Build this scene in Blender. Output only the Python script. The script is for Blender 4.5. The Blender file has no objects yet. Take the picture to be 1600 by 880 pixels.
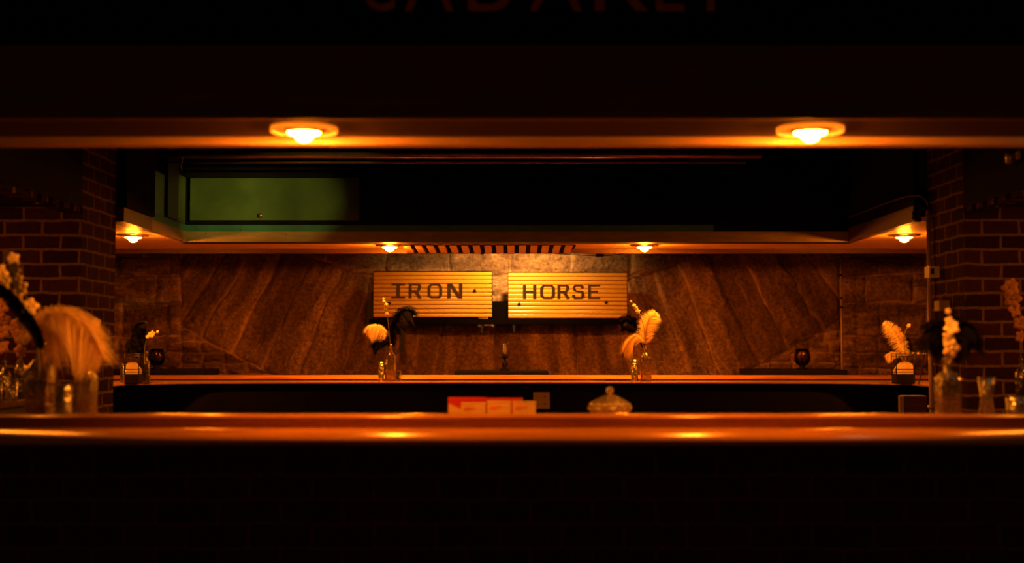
import bpy, bmesh, math, random
import numpy as np
from mathutils import Vector, Matrix
random.seed(7); rng = np.random.RandomState(5)
S = bpy.context.scene; COL = S.collection
PI = math.pi; EYE = 1.35; FPX = 2000.0; TH = math.atan(100/FPX)

# ---------------------------------------------------------------- camera
cam = bpy.data.objects.new('camera', bpy.data.cameras.new('camera')); COL.objects.link(cam)
cam.location = (0, 0, EYE); cam.rotation_euler = (PI/2 + TH, 0, 0)
cam.data.sensor_width = 36; cam.data.lens = 45; cam.data.clip_end = 100
cam.data.dof.use_dof = True; cam.data.dof.focus_distance = 10.9; cam.data.dof.aperture_fstop = 1.7
cam.data.dof.aperture_blades = 6
S.camera = cam
S.view_settings.view_transform = 'Standard'; S.view_settings.look = 'None'
S.view_settings.exposure = 0.0; S.view_settings.gamma = 1; S.view_settings.use_curve_mapping = False

# ---------------------------------------------------------------- light levels (all fixtures are built further down)
w = bpy.data.worlds.new('dim_room_air'); S.world = w; w.use_nodes = True
w.node_tree.nodes['Background'].inputs[0].default_value = (1, .36, .05, 1)
w.node_tree.nodes['Background'].inputs[1].default_value = 0.06
AMBER = (1.0, .215, .009)
E_NEAR, E_FAR, E_SIDE, E_OUT = 950, 1350, 1000, 420

def spot(name, loc, target, power, color, size, blend, radius):
    l = bpy.data.lights.new(name, 'SPOT'); l.energy = power; l.color = color
    l.spot_size = math.radians(size); l.spot_blend = blend; l.shadow_soft_size = radius
    o = bpy.data.objects.new(name, l); COL.objects.link(o); o.location = loc
    o.rotation_euler = (Vector(target) - Vector(loc)).to_track_quat('-Z', 'Y').to_euler()
    return o
# sign lamp tucked up behind the rear canopy, unseen lamp added above the front canopy for the green panel
SIGN_LAMPS = [(.06, 118), (-.58, 20), (.66, 11)]  # the weaker side pair is added to widen the wash
for x_, e_ in SIGN_LAMPS: spot('sign_light', (x_, 11.44, 2.37), (x_, 12.2, 1.80), e_, (1, .52, .15), 118, 1.0, .04)
for x_, e_ in ((-2.15, 420), (-1.66, 270)): spot('unseen_panel_light', (.6, 6.3, 2.50), (x_, 9.5, 2.43), e_, (1, .72, .16), 12, .9, .03)

# ---------------------------------------------------------------- helpers
def at(px, py, D):
    """the world point at distance D (along +Y) that lies behind pixel px, py"""
    a = (px-800)/FPX; b = (440-py)/FPX
    d = Vector((a, math.cos(TH)-b*math.sin(TH), math.sin(TH)+b*math.cos(TH)))
    k = D/d.y
    return Vector((d.x*k, D, EYE + d.z*k))
def ppm(D): return FPX/D

def link(name, me, m, parent=None):
    o = bpy.data.objects.new(name, me); COL.objects.link(o)
    if m: me.materials.append(m)
    if parent: o.parent = parent
    return o
def obj(name, bm, m, parent=None, smooth=False):
    if smooth:
        for f in bm.faces: f.smooth = True
    bm.normal_update()
    me = bpy.data.meshes.new(name); bm.to_mesh(me); bm.free()
    o = link(name, me, m, parent)
    if parent: o.matrix_parent_inverse = Matrix.Translation(-parent.location) if parent.type == 'EMPTY' and not parent.get('rz') else Matrix()
    return o
def tag(o, label=None, cat=None, group=None, kind=None):
    if label: o['label'] = label
    if cat: o['category'] = cat
    if group: o['group'] = group
    if kind: o['kind'] = kind
    return o
def thing(name, loc, label, cat, group=None):
    o = bpy.data.objects.new(name, None); COL.objects.link(o); o.location = loc
    o.empty_display_size = .05
    return tag(o, label, cat, group)
def box(bm, x0, x1, y0, y1, z0, z1, bevel=0):
    vs = [bm.verts.new((x, y, z)) for x in (x0, x1) for y in (y0, y1) for z in (z0, z1)]
    fs = [(0,1,3,2), (4,6,7,5), (0,4,5,1), (2,3,7,6), (0,2,6,4), (1,5,7,3)]
    F = [bm.faces.new([vs[i] for i in f]) for f in fs]
    if bevel:
        es = list({e for f in F for e in f.edges})
        bmesh.ops.bevel(bm, geom=es, offset=bevel, segments=2, affect='EDGES', profile=.6)
    return bm
def boxes(*bs, bevel=0):
    bm = bmesh.new()
    for b in bs: box(bm, *b, bevel=bevel)
    return bm
def lathe(bm, prof, c=(0, 0, 0), n=32, closed=False, sq=None):
    """revolve (r, z) pairs about a vertical axis through c; sq squares the section off"""
    rings = []
    for r, z in prof:
        ring = []
        for i in range(n):
            a = 2*PI*(i+.5)/n; ca, sa = math.cos(a), math.sin(a); q = 1
            if sq: q = 1/((abs(ca)**sq+abs(sa)**sq)**(1/sq))
            ring.append(bm.verts.new((c[0]+r*q*ca, c[1]+r*q*sa, c[2]+z)))
        rings.append(ring)
    for k in range(len(rings)-1):
        for i in range(n):
            j = (i+1) % n
            bm.faces.new((rings[k][i], rings[k][j], rings[k+1][j], rings[k+1][i]))
    if closed:
        for i in range(n):
            j = (i+1) % n
            bm.faces.new((rings[-1][i], rings[-1][j], rings[0][j], rings[0][i]))
    else:
        for ring, flip in ((rings[0], True), (rings[-1], False)):
            if (ring[0].co-ring[n//2].co).length > 1e-4:
                bm.faces.new(ring[::-1] if flip else ring)
    bmesh.ops.remove_doubles(bm, verts=[v for r in (rings[0], rings[-1]) for v in r], dist=1e-5)
    bmesh.ops.recalc_face_normals(bm, faces=bm.faces)
    return bm
def tube(bm, pts, r, n=8):
    pts = [Vector(p) for p in pts]; rings = []
    if not isinstance(r, (list, tuple)): r = [r]*len(pts)
    for i, p in enumerate(pts):
        t = (pts[min(i+1, len(pts)-1)]-pts[max(i-1, 0)]).normalized()
        u = t.cross(Vector((0, 1, 0)));
        if u.length < .1: u = t.cross(Vector((1, 0, 0)))
        u.normalize(); v = t.cross(u)
        rings.append([bm.verts.new(p+(u*math.cos(2*PI*k/n)+v*math.sin(2*PI*k/n))*r[i]) for k in range(n)])
    for a, b in zip(rings, rings[1:]):
        for k in range(n):
            j = (k+1) % n; bm.faces.new((a[k], a[j], b[j], b[k]))
    bm.faces.new(rings[0][::-1]); bm.faces.new(rings[-1])
    return bm
def extrude_x(bm, prof, x0, x1, nx=1):
    """sweep a closed (y, z) outline along x"""
    secs = [[bm.verts.new((x0+(x1-x0)*i/nx, y, z)) for y, z in prof] for i in range(nx+1)]
    n = len(prof)
    for a, b in zip(secs, secs[1:]):
        for k in range(n):
            j = (k+1) % n; bm.faces.new((a[k], a[j], b[j], b[k]))
    bm.faces.new(secs[0][::-1]); bm.faces.new(secs[-1])
    bmesh.ops.recalc_face_normals(bm, faces=bm.faces)
    return bm
def smooth_path(pts, n):
    """Catmull-Rom through the points"""
    P = [Vector(p) for p in pts]; P = [P[0]*2-P[1]] + P + [P[-1]*2-P[-2]]
    out = []; m = len(P)-3
    for i in range(n+1):
        t = i/n*m; k = min(int(t), m-1); t -= k
        a, b, c, d = P[k:k+4]
        out.append(.5*((2*b)+(c-a)*t+(2*a-5*b+4*c-d)*t*t+(3*b-a-3*c+d)*t**3))
    return out

# ---------------------------------------------------------------- materials
def new_mat(name):
    m = bpy.data.materials.new(name); m.use_nodes = True
    nt = m.node_tree; return m, nt, nt.nodes['Principled BSDF']
def mat(name, col, rough=.5, metal=0, vary=.25, scale=8, stretch=(1, 1, 1), bump=0, spec=.5, **kw):
    m, nt, b = new_mat(name); N, L = nt.nodes.new, nt.links.new
    b.inputs['Roughness'].default_value = rough; b.inputs['Metallic'].default_value = metal
    b.inputs['Specular IOR Level'].default_value = spec
    for k, v in kw.items(): b.inputs[k.replace('_', ' ')].default_value = v
    tc = N('ShaderNodeTexCoord'); mp = N('ShaderNodeMapping'); mp.inputs['Scale'].default_value = stretch
    no = N('ShaderNodeTexNoise'); no.inputs['Scale'].default_value = scale; no.inputs['Detail'].default_value = 5
    L(tc.outputs['Object'], mp.inputs[0]); L(mp.outputs[0], no.inputs['Vector'])
    r = N('ShaderNodeValToRGB')
    r.color_ramp.elements[0].position = .3; r.color_ramp.elements[1].position = .7
    r.color_ramp.elements[0].color = tuple(c*(1-vary) for c in col)+(1,)
    r.color_ramp.elements[1].color = tuple(min(1, c*(1+vary)) for c in col)+(1,)
    L(no.outputs[0], r.inputs[0]); L(r.outputs[0], b.inputs['Base Color'])
    if bump:
        bp = N('ShaderNodeBump'); bp.inputs['Strength'].default_value = 1; bp.inputs['Distance'].default_value = bump
        L(no.outputs[0], bp.inputs['Height']); L(bp.outputs[0], b.inputs['Normal'])
    return m
def glass(name, tint=(.96, .93, .88), edge=(.35, .24, .14), bump=0, rough=.03, refl=1.0, milk=0):
    """thin blown glass: mostly see-through, darker and shinier towards the edges"""
    m = bpy.data.materials.new(name); m.use_nodes = True; nt = m.node_tree; nt.nodes.clear(); N, L = nt.nodes.new, nt.links.new
    out = N('ShaderNodeOutputMaterial'); tr = N('ShaderNodeBsdfTransparent'); gl = N('ShaderNodeBsdfGlossy'); mx = N('ShaderNodeMixShader')
    lw = N('ShaderNodeLayerWeight'); lw.inputs[0].default_value = .42
    ra = N('ShaderNodeMixRGB'); ra.inputs[1].default_value = tint+(1,); ra.inputs[2].default_value = edge+(1,); L(lw.outputs['Facing'], ra.inputs[0]); L(ra.outputs[0], tr.inputs[0])
    fr = N('ShaderNodeFresnel'); fr.inputs[0].default_value = 1.6; mu = N('ShaderNodeMath'); mu.operation = 'MULTIPLY'; mu.inputs[1].default_value = refl
    mu.use_clamp = True; L(fr.outputs[0], mu.inputs[0]); L(mu.outputs[0], mx.inputs[0])
    gl.inputs['Roughness'].default_value = rough; gl.inputs[0].default_value = (1, 1, 1, 1)
    if bump:
        tc = N('ShaderNodeTexCoord'); no = N('ShaderNodeTexVoronoi'); no.inputs['Scale'].default_value = 75; L(tc.outputs['Object'], no.inputs['Vector'])
        bp = N('ShaderNodeBump'); bp.inputs['Distance'].default_value = bump; bp.inputs['Strength'].default_value = 1
        L(no.outputs[0], bp.inputs['Height']); L(bp.outputs[0], gl.inputs['Normal']); L(bp.outputs[0], fr.inputs['Normal']); L(bp.outputs[0], lw.inputs['Normal'])
    if milk:
        ts = N('ShaderNodeBsdfTranslucent'); ts.inputs[0].default_value = (.95, .85, .65, 1); df = N('ShaderNodeBsdfDiffuse'); df.inputs[0].default_value = (.9, .8, .6, 1)
        m1 = N('ShaderNodeMixShader'); m1.inputs[0].default_value = .5; L(ts.outputs[0], m1.inputs[1]); L(df.outputs[0], m1.inputs[2])
        m2 = N('ShaderNodeMixShader'); m2.inputs[0].default_value = milk; L(tr.outputs[0], m2.inputs[1]); L(m1.outputs[0], m2.inputs[2]); tr = m2
        if bump: L(bp.outputs[0], ts.inputs['Normal']); L(bp.outputs[0], df.inputs['Normal'])
    L(tr.outputs[0], mx.inputs[1]); L(gl.outputs[0], mx.inputs[2]); L(mx.outputs[0], out.inputs[0])
    return m
def emit(name, col, k):
    m, nt, b = new_mat(name)
    b.inputs['Base Color'].default_value = (.8, .7, .5, 1)
    b.inputs['Emission Color'].default_value = col+(1,); b.inputs['Emission Strength'].default_value = k
    return m
def brick_mat(name, c1, c2, mortar, bw=.215, bh=.083):
    m, nt, b = new_mat(name); N, L = nt.nodes.new, nt.links.new
    tc = N('ShaderNodeTexCoord'); sp = N('ShaderNodeSeparateXYZ'); ad = N('ShaderNodeMath'); cb = N('ShaderNodeCombineXYZ')
    no = N('ShaderNodeTexNoise'); no.inputs['Scale'].default_value = 9; no.inputs['Detail'].default_value = 4
    L(tc.outputs['Object'], sp.inputs[0]); L(sp.outputs[0], ad.inputs[0]); L(sp.outputs[1], ad.inputs[1])
    L(ad.outputs[0], cb.inputs[0]); L(sp.outputs[2], cb.inputs[1]); L(tc.outputs['Object'], no.inputs['Vector'])
    wob = N('ShaderNodeMixRGB'); wob.blend_type = 'ADD'; wob.inputs[0].default_value = .022
    L(cb.outputs[0], wob.inputs[1]); L(no.outputs[1], wob.inputs[2])
    br = N('ShaderNodeTexBrick'); br.inputs['Scale'].default_value = 1
    br.inputs['Brick Width'].default_value = bw; br.inputs['Row Height'].default_value = bh
    br.inputs['Mortar Size'].default_value = .0095; br.inputs['Mortar Smooth'].default_value = .35
    br.inputs['Color1'].default_value = c1+(1,); br.inputs['Color2'].default_value = c2+(1,); br.inputs['Mortar'].default_value = mortar+(1,)
    L(wob.outputs[0], br.inputs['Vector'])
    n2 = N('ShaderNodeTexNoise'); n2.inputs['Scale'].default_value = 40; n2.inputs['Detail'].default_value = 5
    L(tc.outputs['Object'], n2.inputs['Vector'])
    mx = N('ShaderNodeMixRGB'); mx.blend_type = 'MULTIPLY'; mx.inputs[0].default_value = .7
    L(br.outputs['Color'], mx.inputs[1]); L(n2.outputs[0], mx.inputs[2]); L(mx.outputs[0], b.inputs['Base Color'])
    h = N('ShaderNodeMath'); h.operation = 'MULTIPLY_ADD'; h.inputs[1].default_value = -1; L(br.outputs['Fac'], h.inputs[0])
    L(n2.outputs[0], h.inputs[2])
    bp = N('ShaderNodeBump'); bp.inputs['Distance'].default_value = .008; bp.inputs['Strength'].default_value = .8
    L(h.outputs[0], bp.inputs['Height']); L(bp.outputs[0], b.inputs['Normal'])
    b.inputs['Roughness'].default_value = .9; b.inputs['Specular IOR Level'].default_value = .08
    return m
M = dict(
    shelfblack=mat('matt_black_shelf_paint', (.003, .0015, .0007), .9, spec=.04),
    tealbright=mat('bright_teal_board', (.07, .32, .17), .45, 0, .15, 6),
    brick=brick_mat('old_red_brick', (.085, .028, .014), (.04, .014, .008), (.26, .17, .11)),
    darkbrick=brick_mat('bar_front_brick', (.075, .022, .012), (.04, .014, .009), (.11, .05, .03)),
    black=mat('black_paint', (.012, .011, .009), .55),
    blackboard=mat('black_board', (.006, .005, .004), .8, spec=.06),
    steel=mat('black_steel', (.008, .007, .006), .5, 0, spec=.25),
    oak=mat('varnished_oak', (.36, .19, .085), .22, 0, .22, 5, (.6, 9, 9), 0, .6),
    lip=mat('varnished_lip', (.45, .28, .16), .4, 0, .2, 4, (.5, 8, 8)),
    nearrail=mat('dark_rail_wood', (.36, .17, .055), .22, 0, .25, 3, (1, 14, 14), 0.0004, .5),
    rail=mat('polished_rail_wood', (.66, .30, .10), .2, 0, .3, 3, (1, 14, 14), 0.0004, .6),
    redwood=mat('dark_red_board', (.07, .026, .014), .5, 0, .4, 4, (.5, 8, 8)),
    plank=mat('pale_soffit_plank', (.75, .5, .3), .5, 0, .2, 4, (.5, 8, 8)),
    soffit=mat('soffit_board', (.035, .018, .01), .6, 0, .25, 4, (.5, 8, 8), .001, spec=.15),
    tan=mat('tan_trim', (.38, .30, .16), .5, 0, .18, 6, (1, 6, 6)),
    gold=mat('ochre_trim_board', (.28, .20, .075), .45, 0, .2, 7, (1, 5, 5)),
    green=mat('green_painted_panel', (.065, .11, .028), .38, 0, .3, 3.5, (1, 1, 1), .004),
    teal=mat('teal_painted_board', (.035, .15, .09), .45, 0, .2, 6),
    sign=mat('yellow_slat_paint', (.52, .265, .014), .35, 0, .07, 6, (1, 12, 12), .0004),
    letter=mat('dark_lettering', (.022, .008, .004), .4, 0, .3, 20, spec=.3),
    redletter=mat('red_lettering', (.40, .09, .03), .5),
    cream=mat('cream_plume', (.80, .66, .46), .7, 0, .12, 30),
    plume=mat('black_plume', (.0035, .0028, .0025), .8, spec=.12),
    petal=mat('cream_petal', (.85, .74, .52), .5, 0, .12, 40),
    pinkpetal=mat('dried_pink_petal', (.34, .17, .11), .7, 0, .3, 40),
    stem=mat('green_brown_stem', (.16, .15, .05), .6),
    quill=mat('pale_quill', (.6, .5, .32), .5),
    glass=glass('clear_glass', edge=(.25, .15, .08), bump=.003, rough=.3, refl=3.5, milk=.02),
    cutglass=glass('cut_glass', (.9, .82, .7), (.45, .3, .15), .006, .3, 4.0, .14),
    bottleglass=glass('moulded_bottle_glass', (.93, .88, .8), (.20, .12, .06), .004, .2, 2.2, .01),
    smoke=glass('smoked_glass', (.68, .52, .4), (.25, .14, .08), 0, .05),
    water=mat('dark_syrup', (.02, .008, .004), .15),
    copper=mat('copper_pipe', (.62, .42, .27), .4, .35),
    metal=mat('grey_metal', (.4, .38, .33), .35, .8),
    plate=mat('brown_wall_plate', (.42, .30, .20), .45),
    white=mat('off_white_plastic', (.70, .62, .50), .45),
    redbox=mat('red_carton', (.42, .02, .015), .5, 0, .08),
    creambox=mat('cream_carton', (.52, .40, .22), .55, 0, .1),
    print=mat('orange_print', (.55, .14, .05), .5),
    napkin=mat('cream_paper', (.75, .62, .42), .8),
    floor=mat('dark_floor', (.05, .035, .025), .5, 0, .3, 3),
    ceil=mat('black_ceiling', (.012, .011, .01), .9, spec=.1),
    wax=mat('candle_wax', (.5, .42, .3), .5),
    brass=mat('dull_brass', (.45, .28, .12), .35, .9),
)
M['bulb_near'] = emit('amber_bulb', AMBER, E_NEAR); M['bulb_far'] = emit('amber_bulb', AMBER, E_FAR)
M['bulb_side'] = emit('amber_bulb', AMBER, E_SIDE); M['bulb_out'] = emit('amber_bulb', AMBER, E_OUT)
M['bulb_added'] = emit('added_white_bulb', (1, .72, .42), 14)
def translucent(name, col, fac=.6):
    m, nt, b = new_mat(name); N, L = nt.nodes.new, nt.links.new
    b.inputs['Base Color'].default_value = col+(1,); b.inputs['Roughness'].default_value = .4
    t = N('ShaderNodeBsdfTranslucent'); t.inputs[0].default_value = col+(1,)
    mx = N('ShaderNodeMixShader'); mx.inputs[0].default_value = fac
    L(b.outputs[0], mx.inputs[1]); L(t.outputs[0], mx.inputs[2]); L(mx.outputs[0], nt.nodes['Material Output'].inputs[0])
    return m
M['cream'] = translucent('cream_plume_barbs', (.92, .78, .55), .5)
M['frost'] = translucent('frosted_rim_glass', (.95, .9, .8), .85)

# ================================================================= the setting
def struct(name, bm, m, smooth=False): return tag(obj(name, bm, m, smooth=smooth), kind='structure')
struct('floor', boxes((-7, 7, -1.5, 13, -.1, 0)), M['floor'])
struct('ceiling', boxes((-7, 7, 1.5, 13, 3.2, 3.3)), M['ceil'])

# ---- stone wall with an inverted arch of fanned blocks, modelled in relief
def vnoise(x, y, f, seed):
    r = np.random.RandomState(seed).rand(256, 256)
    X, Y = x*f, y*f; i, j = np.floor(X).astype(int), np.floor(Y).astype(int); u, v = X-i, Y-j
    u, v = u*u*(3-2*u), v*v*(3-2*v); g = lambda a, b: r[a % 256, b % 256]
    return (g(i, j)*(1-u)+g(i+1, j)*u)*(1-v)+(g(i, j+1)*(1-u)+g(i+1, j+1)*u)*v - .5
def fbm(x, y, f, seed, n=4, g=.55):
    t = 0
    for k in range(n): t = t+vnoise(x, y, f*2**k, seed+k)*g**k
    return t
WD = 12.3; S_ = WD/FPX                      # metres per photo pixel on the wall
def stone_wall():
    nx, nz = 900, 250
    x = np.linspace(-5.2, 5.2, nx); z = np.linspace(.75, 2.75, nz)
    X, Z = np.meshgrid(x, z)
    wx = X+fbm(X, Z, 3, 3)*.045; wz = Z+fbm(X, Z, 3, 9)*.04
    px = 800+wx/S_; py = 540-(wz-EYE)/S_    # rough photo frame, only to lay the joints out
    dx, dy = px-790, py+300
    R = np.hypot(dx, dy); A = np.arctan2(dx, dy)
    js = np.array([180, 238, 300, 342, 398, 452, 507, 565, 625, 690, 775, 890, 962, 1040, 1085, 1143, 1197, 1262, 1320, 1385])
    ja = np.arctan2(js-790, 780.)
    k = np.searchsorted(ja, A)
    dj = np.min(np.abs(A[..., None]-ja), axis=-1)*R*S_
    fan = (R > 763) & (R < 957) & (px > 283) & (px < 1313)
    dR = np.minimum(np.abs(R-763), np.abs(R-957))*S_
    off = np.random.RandomState(21).rand(64)
    # coursed ashlar elsewhere
    def course(rows, vx, seed):
        r = np.searchsorted(np.array(rows), py)
        d = np.min(np.abs(py[..., None]-np.array(rows)), axis=-1)
        q = np.random.RandomState(seed).rand(40)*vx
        c = (px+q[r])/vx; ci = np.floor(c); dv = np.minimum(c-ci, 1-(c-ci))*vx
        return np.minimum(d, dv)*S_, (r*7+ci.astype(int)*13) % 64
    d1, i1 = course([300, 345, 392, 431, 470, 500, 540], 96, 4)           # above the fan
    d2, i2 = course([340, 400, 430, 475, 527, 552, 577, 610, 650], 74, 11)    # sides
    d3, i3 = course([470, 497, 518, 536, 553, 568, 583, 600, 625, 650, 680], 34, 17)    # small rubble under the fan
    side = (px <= 283) | (px >= 1313); below = (R >= 957) & ~side
    d = np.where(fan, np.minimum(dj, dR), np.where(side, d2, np.where(below, d3, d1)))
    idx = np.where(fan, k % 64, np.where(side, i2, np.where(below, i3, i1)))
    de = np.minimum(np.abs(px-283), np.abs(px-1313))*S_; d = np.minimum(d, de)
    wj = .008+.05*np.clip(vnoise(X, Z, 3.2, 30)+fbm(X, Z, 9, 33, 3)*.6+.12, 0, 1)
    joint = np.clip(1-(d/wj), 0, 1)**.8
    streak = np.clip(fbm(X, Z, 4, 51), 0, 1)
    bev = np.clip(d/.05, 0, 1)
    H = (off[idx]-.5)*.05 + .022*(1-(1-bev)**2)+fbm(X, Z, 5, 61, 6, .6)*.035+fbm(X, Z, 22, 71, 3, .7)*.008
    # tilt of the face of every voussoir
    mid = np.interp(np.clip(k-.5, 0, len(ja)-1), np.arange(len(ja)), ja)
    H += np.where(fan, (A-mid)*R*S_*(off[(k*5) % 64]-.5)*.34, 0)
    grain = np.where(fan, fbm(A*28, R*.006, 1, 111, 5, .65), fbm(X*.7, Z*2.2, 4, 121, 5, .65))
    H += grain*.022
    H -= joint*.016
    bm_v = np.stack([X, WD-H, Z], -1).reshape(-1, 3)
    ii = (np.arange(nz-1)[:, None]*nx+np.arange(nx-1)[None]).reshape(-1)
    F = np.stack([ii, ii+1, ii+nx+1, ii+nx], -1)
    me = bpy.data.meshes.new('wall_back'); me.from_pydata(bm_v.tolist(), [], F.tolist()); me.update()
    a = me.color_attributes.new('stone', 'FLOAT_COLOR', 'POINT')
    tone = off[(idx*3+5) % 64]
    C = np.stack([joint*(.55+streak), tone, np.clip(grain*1.1+.5, 0, 1), np.ones_like(X)], -1).astype(np.float32)
    a.data.foreach_set('color', C.reshape(-1))
    me.polygons.foreach_set('use_smooth', [True]*len(me.polygons))
    m, nt, b = new_mat('rough_sandstone'); N, L = nt.nodes.new, nt.links.new
    at_ = N('ShaderNodeAttribute'); at_.attribute_name = 'stone'; sp = N('ShaderNodeSeparateColor'); L(at_.outputs['Color'], sp.inputs[0])
    c1 = N('ShaderNodeMixRGB'); c1.inputs[1].default_value = (.21, .115, .06, 1); c1.inputs[2].default_value = (.38, .23, .12, 1); L(sp.outputs[1], c1.inputs[0])
    tc = N('ShaderNodeTexCoord')
    n1 = N('ShaderNodeTexNoise'); n1.inputs['Scale'].default_value = 34; n1.inputs['Detail'].default_value = 8; n1.inputs['Roughness'].default_value = .7; L(tc.outputs['Object'], n1.inputs['Vector'])
    rp = N('ShaderNodeValToRGB'); rp.color_ramp.elements[0].position = .36; rp.color_ramp.elements[0].color = (.42, .40, .38, 1)
    rp.color_ramp.elements[1].position = .68; rp.color_ramp.elements[1].color = (1.25, 1.2, 1.1, 1); L(n1.outputs[0], rp.inputs[0])
    c2 = N('ShaderNodeMixRGB'); c2.blend_type = 'MULTIPLY'; c2.inputs[0].default_value = 1; L(c1.outputs[0], c2.inputs[1]); L(rp.outputs[0], c2.inputs[2])
    c3 = N('ShaderNodeMixRGB'); c3.inputs[2].default_value = (.56, .38, .20, 1); L(sp.outputs[0], c3.inputs[0]); L(c2.outputs[0], c3.inputs[1])
    r2 = N('ShaderNodeValToRGB'); r2.color_ramp.elements[0].position = .2; r2.color_ramp.elements[0].color = (.65, .57, .5, 1)
    r2.color_ramp.elements[1].position = .85; r2.color_ramp.elements[1].color = (1.5, 1.45, 1.3, 1); L(sp.outputs[2], r2.inputs[0])
    c4 = N('ShaderNodeMixRGB'); c4.blend_type = 'MULTIPLY'; c4.inputs[0].default_value = 1; L(c3.outputs[0], c4.inputs[1]); L(r2.outputs[0], c4.inputs[2])
    L(c4.outputs[0], b.inputs['Base Color']); b.inputs['Roughness'].default_value = .85
    bp = N('ShaderNodeBump'); bp.inputs['Distance'].default_value = .010; bp.inputs['Strength'].default_value = .9
    L(n1.outputs[0], bp.inputs['Height']); L(bp.outputs[0], b.inputs['Normal'])
    o = link('wall_back', me, m); tag(o, kind='structure')
stone_wall()
struct('wall_back_core', boxes((-7, 7, 12.42, 12.7, 0, 3.2)), M['black'])

# ---- brick piers at both sides, each with a toothed lintel running towards the viewer
LINTEL = EYE+.77
def brick_side(name, s, xi, ya, yb):
    bm = bmesh.new(); X = sorted
    def bx(xa, xb, *r): box(bm, *(X((xa, xb))), *r)
    bx(s*xi, s*5.4, ya, yb, 0, 3.2)                        # pier and cross wall
    struct(name, bm, M['brick']); bm = bmesh.new()
    bx(s*xi, s*(xi+.12), 3.6, ya-.001, LINTEL+.02, 3.2)    # wall over the opening
    struct('trim_1' if s < 0 else 'trim_2', bm, M['blackboard']); bm = bmesh.new()
    y = 3.7
    while y < ya-.1:
        bx(s*xi, s*(xi+.11), y, y+.095, LINTEL-.012, LINTEL+.019); y += .165
    struct(name, bm, M['brick'])
brick_side('wall_left', -1, 2.46, 7.3, 7.92)
brick_side('wall_right', 1, 2.585, 7.3, 7.92)

# ================================================================= front canopy
Y0, Y1 = 4.30, 4.70
t = thing('bar_canopy', (0, Y0, EYE+.77), 'dark overhead canopy above the front counter with a lit wooden lower edge', 'canopy')
obj('fascia', boxes((-2.44, 2.56, Y0, Y0+.05, EYE+.768, EYE+1.02)), M['redwood'], t)
sb = obj('sign_board', boxes((-2.44, 2.56, Y0-.02, Y0+.04, EYE+1.021, EYE+1.62)), M['blackboard'], t)
obj('soffit_panel', boxes((-2.44, 2.56, Y0+.051, Y1, EYE+.768, EYE+.80)), M['soffit'], t)
obj('edge_trim', extrude_x(bmesh.new(), [(Y1, EYE+.735), (Y1-.02, EYE+.74), (Y1-.02, EYE+.7675), (Y1+.001, EYE+.7675), (Y1+.001, EYE+.82), (Y1+.03, EYE+.82), (Y1+.03, EYE+.735)], -2.44, 2.56), M['lip'], t)
obj('back_board', boxes((-2.44, 2.56, Y1+.031, Y1+.05, EYE+.75, EYE+1.3)), M['black'], t)

def font_letter(ch, x0, x1, zb, h, y, depth, m, parent, name='letter', mirror=False):
    c = bpy.data.curves.new('glyph', 'FONT'); c.body = ch; c.extrude = .5; c.size = 1; c.resolution_u = 6
    o = bpy.data.objects.new('glyph', c); COL.objects.link(o)
    bpy.context.view_layer.update()
    me = bpy.data.meshes.new_from_object(o); bpy.data.objects.remove(o)
    co = [v.co.copy() for v in me.vertices]
    lx, hx = min(c_.x for c_ in co), max(c_.x for c_ in co); lz, hz = min(c_.y for c_ in co), max(c_.y for c_ in co)
    for v in me.vertices:
        p = v.co
        v.co = (x0+(p.x-lx)/(hx-lx)*(x1-x0), y-depth*(p.z+.5), zb+(p.y-lz)/(hz-lz)*h)
    me.materials.clear(); me.name = name
    l = link(name, me, m, parent)
    pt = Vector()
    q = parent
    while q: pt += q.location; q = q.parent
    l.matrix_parent_inverse = Matrix.Translation(-pt)
    return l
yb = Y0-.021
for ch, a, b_ in (('C', 566, 617), ('A', 632, 709), ('B', 731, 797), ('A', 828, 909), ('R', 929, 1012), ('E', 1025, 1069), ('T', 1076, 1144)):
    pa, pb = at(a, 18, yb), at(b_, 18, yb)
    font_letter(ch, pa.x, pb.x, pa.z, .19, yb, .008, M['redletter'], t)

# ================================================================= rear canopy with its two short side arms
YF, YB, XL, XR = 9.5, 10.22, -2.42, 2.50
zc = EYE+.77
t = thing('bar_canopy', (0, YF, zc), 'far canopy over the rear counter with ochre trim and a green panelled left end', 'canopy')
obj('soffit_panel', boxes((-4.6, 4.6, YF+.16, YB, zc+.004, zc+.03), (-4.6, XL-.05, 7.93, YF+.159, zc+.004, zc+.03), (XR+.05, 4.6, 7.93, YF+.159, zc+.004, zc+.03)), M['plank'], t)
obj('edge_board', boxes((XL-.05, XR+.05, YF-.0, YF+.159, zc-.002, zc+.02)), M['black'], t)
def P(y0, y1, z0, z1, d=0): return (XL-.05-.02+d, XL-.02+d, y0, y1, z0, z1)
obj('ochre_trim', boxes((XL, XR, YF-.012, YF, zc, zc+.077), (XL-.012, XL, 8.58, YF, zc, zc+.077)), M['gold'], t)
obj('lower_rail', boxes((XL, XR-1.0, YF-.006, YF+.02, zc+.0775, zc+.125), (XL-.02, XL+.0, 8.3, YF-.007, zc+.0775, zc+.125)), M['teal'], t)
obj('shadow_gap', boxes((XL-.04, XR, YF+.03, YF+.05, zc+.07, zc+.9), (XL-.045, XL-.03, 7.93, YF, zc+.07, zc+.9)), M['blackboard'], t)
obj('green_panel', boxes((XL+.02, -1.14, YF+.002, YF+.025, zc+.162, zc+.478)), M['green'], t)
obj('shade_board', boxes((XL-.02, -1.14, YF-.02, YF+.025, zc+.4785, zc+.9)), M['blackboard'], t)  # black board put in where the panel's top falls into shade
obj('end_panel', boxes((XL-.028, XL-.008, 8.4, 8.90, zc+.13, zc+.42)), M['tealbright'], t)
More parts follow.
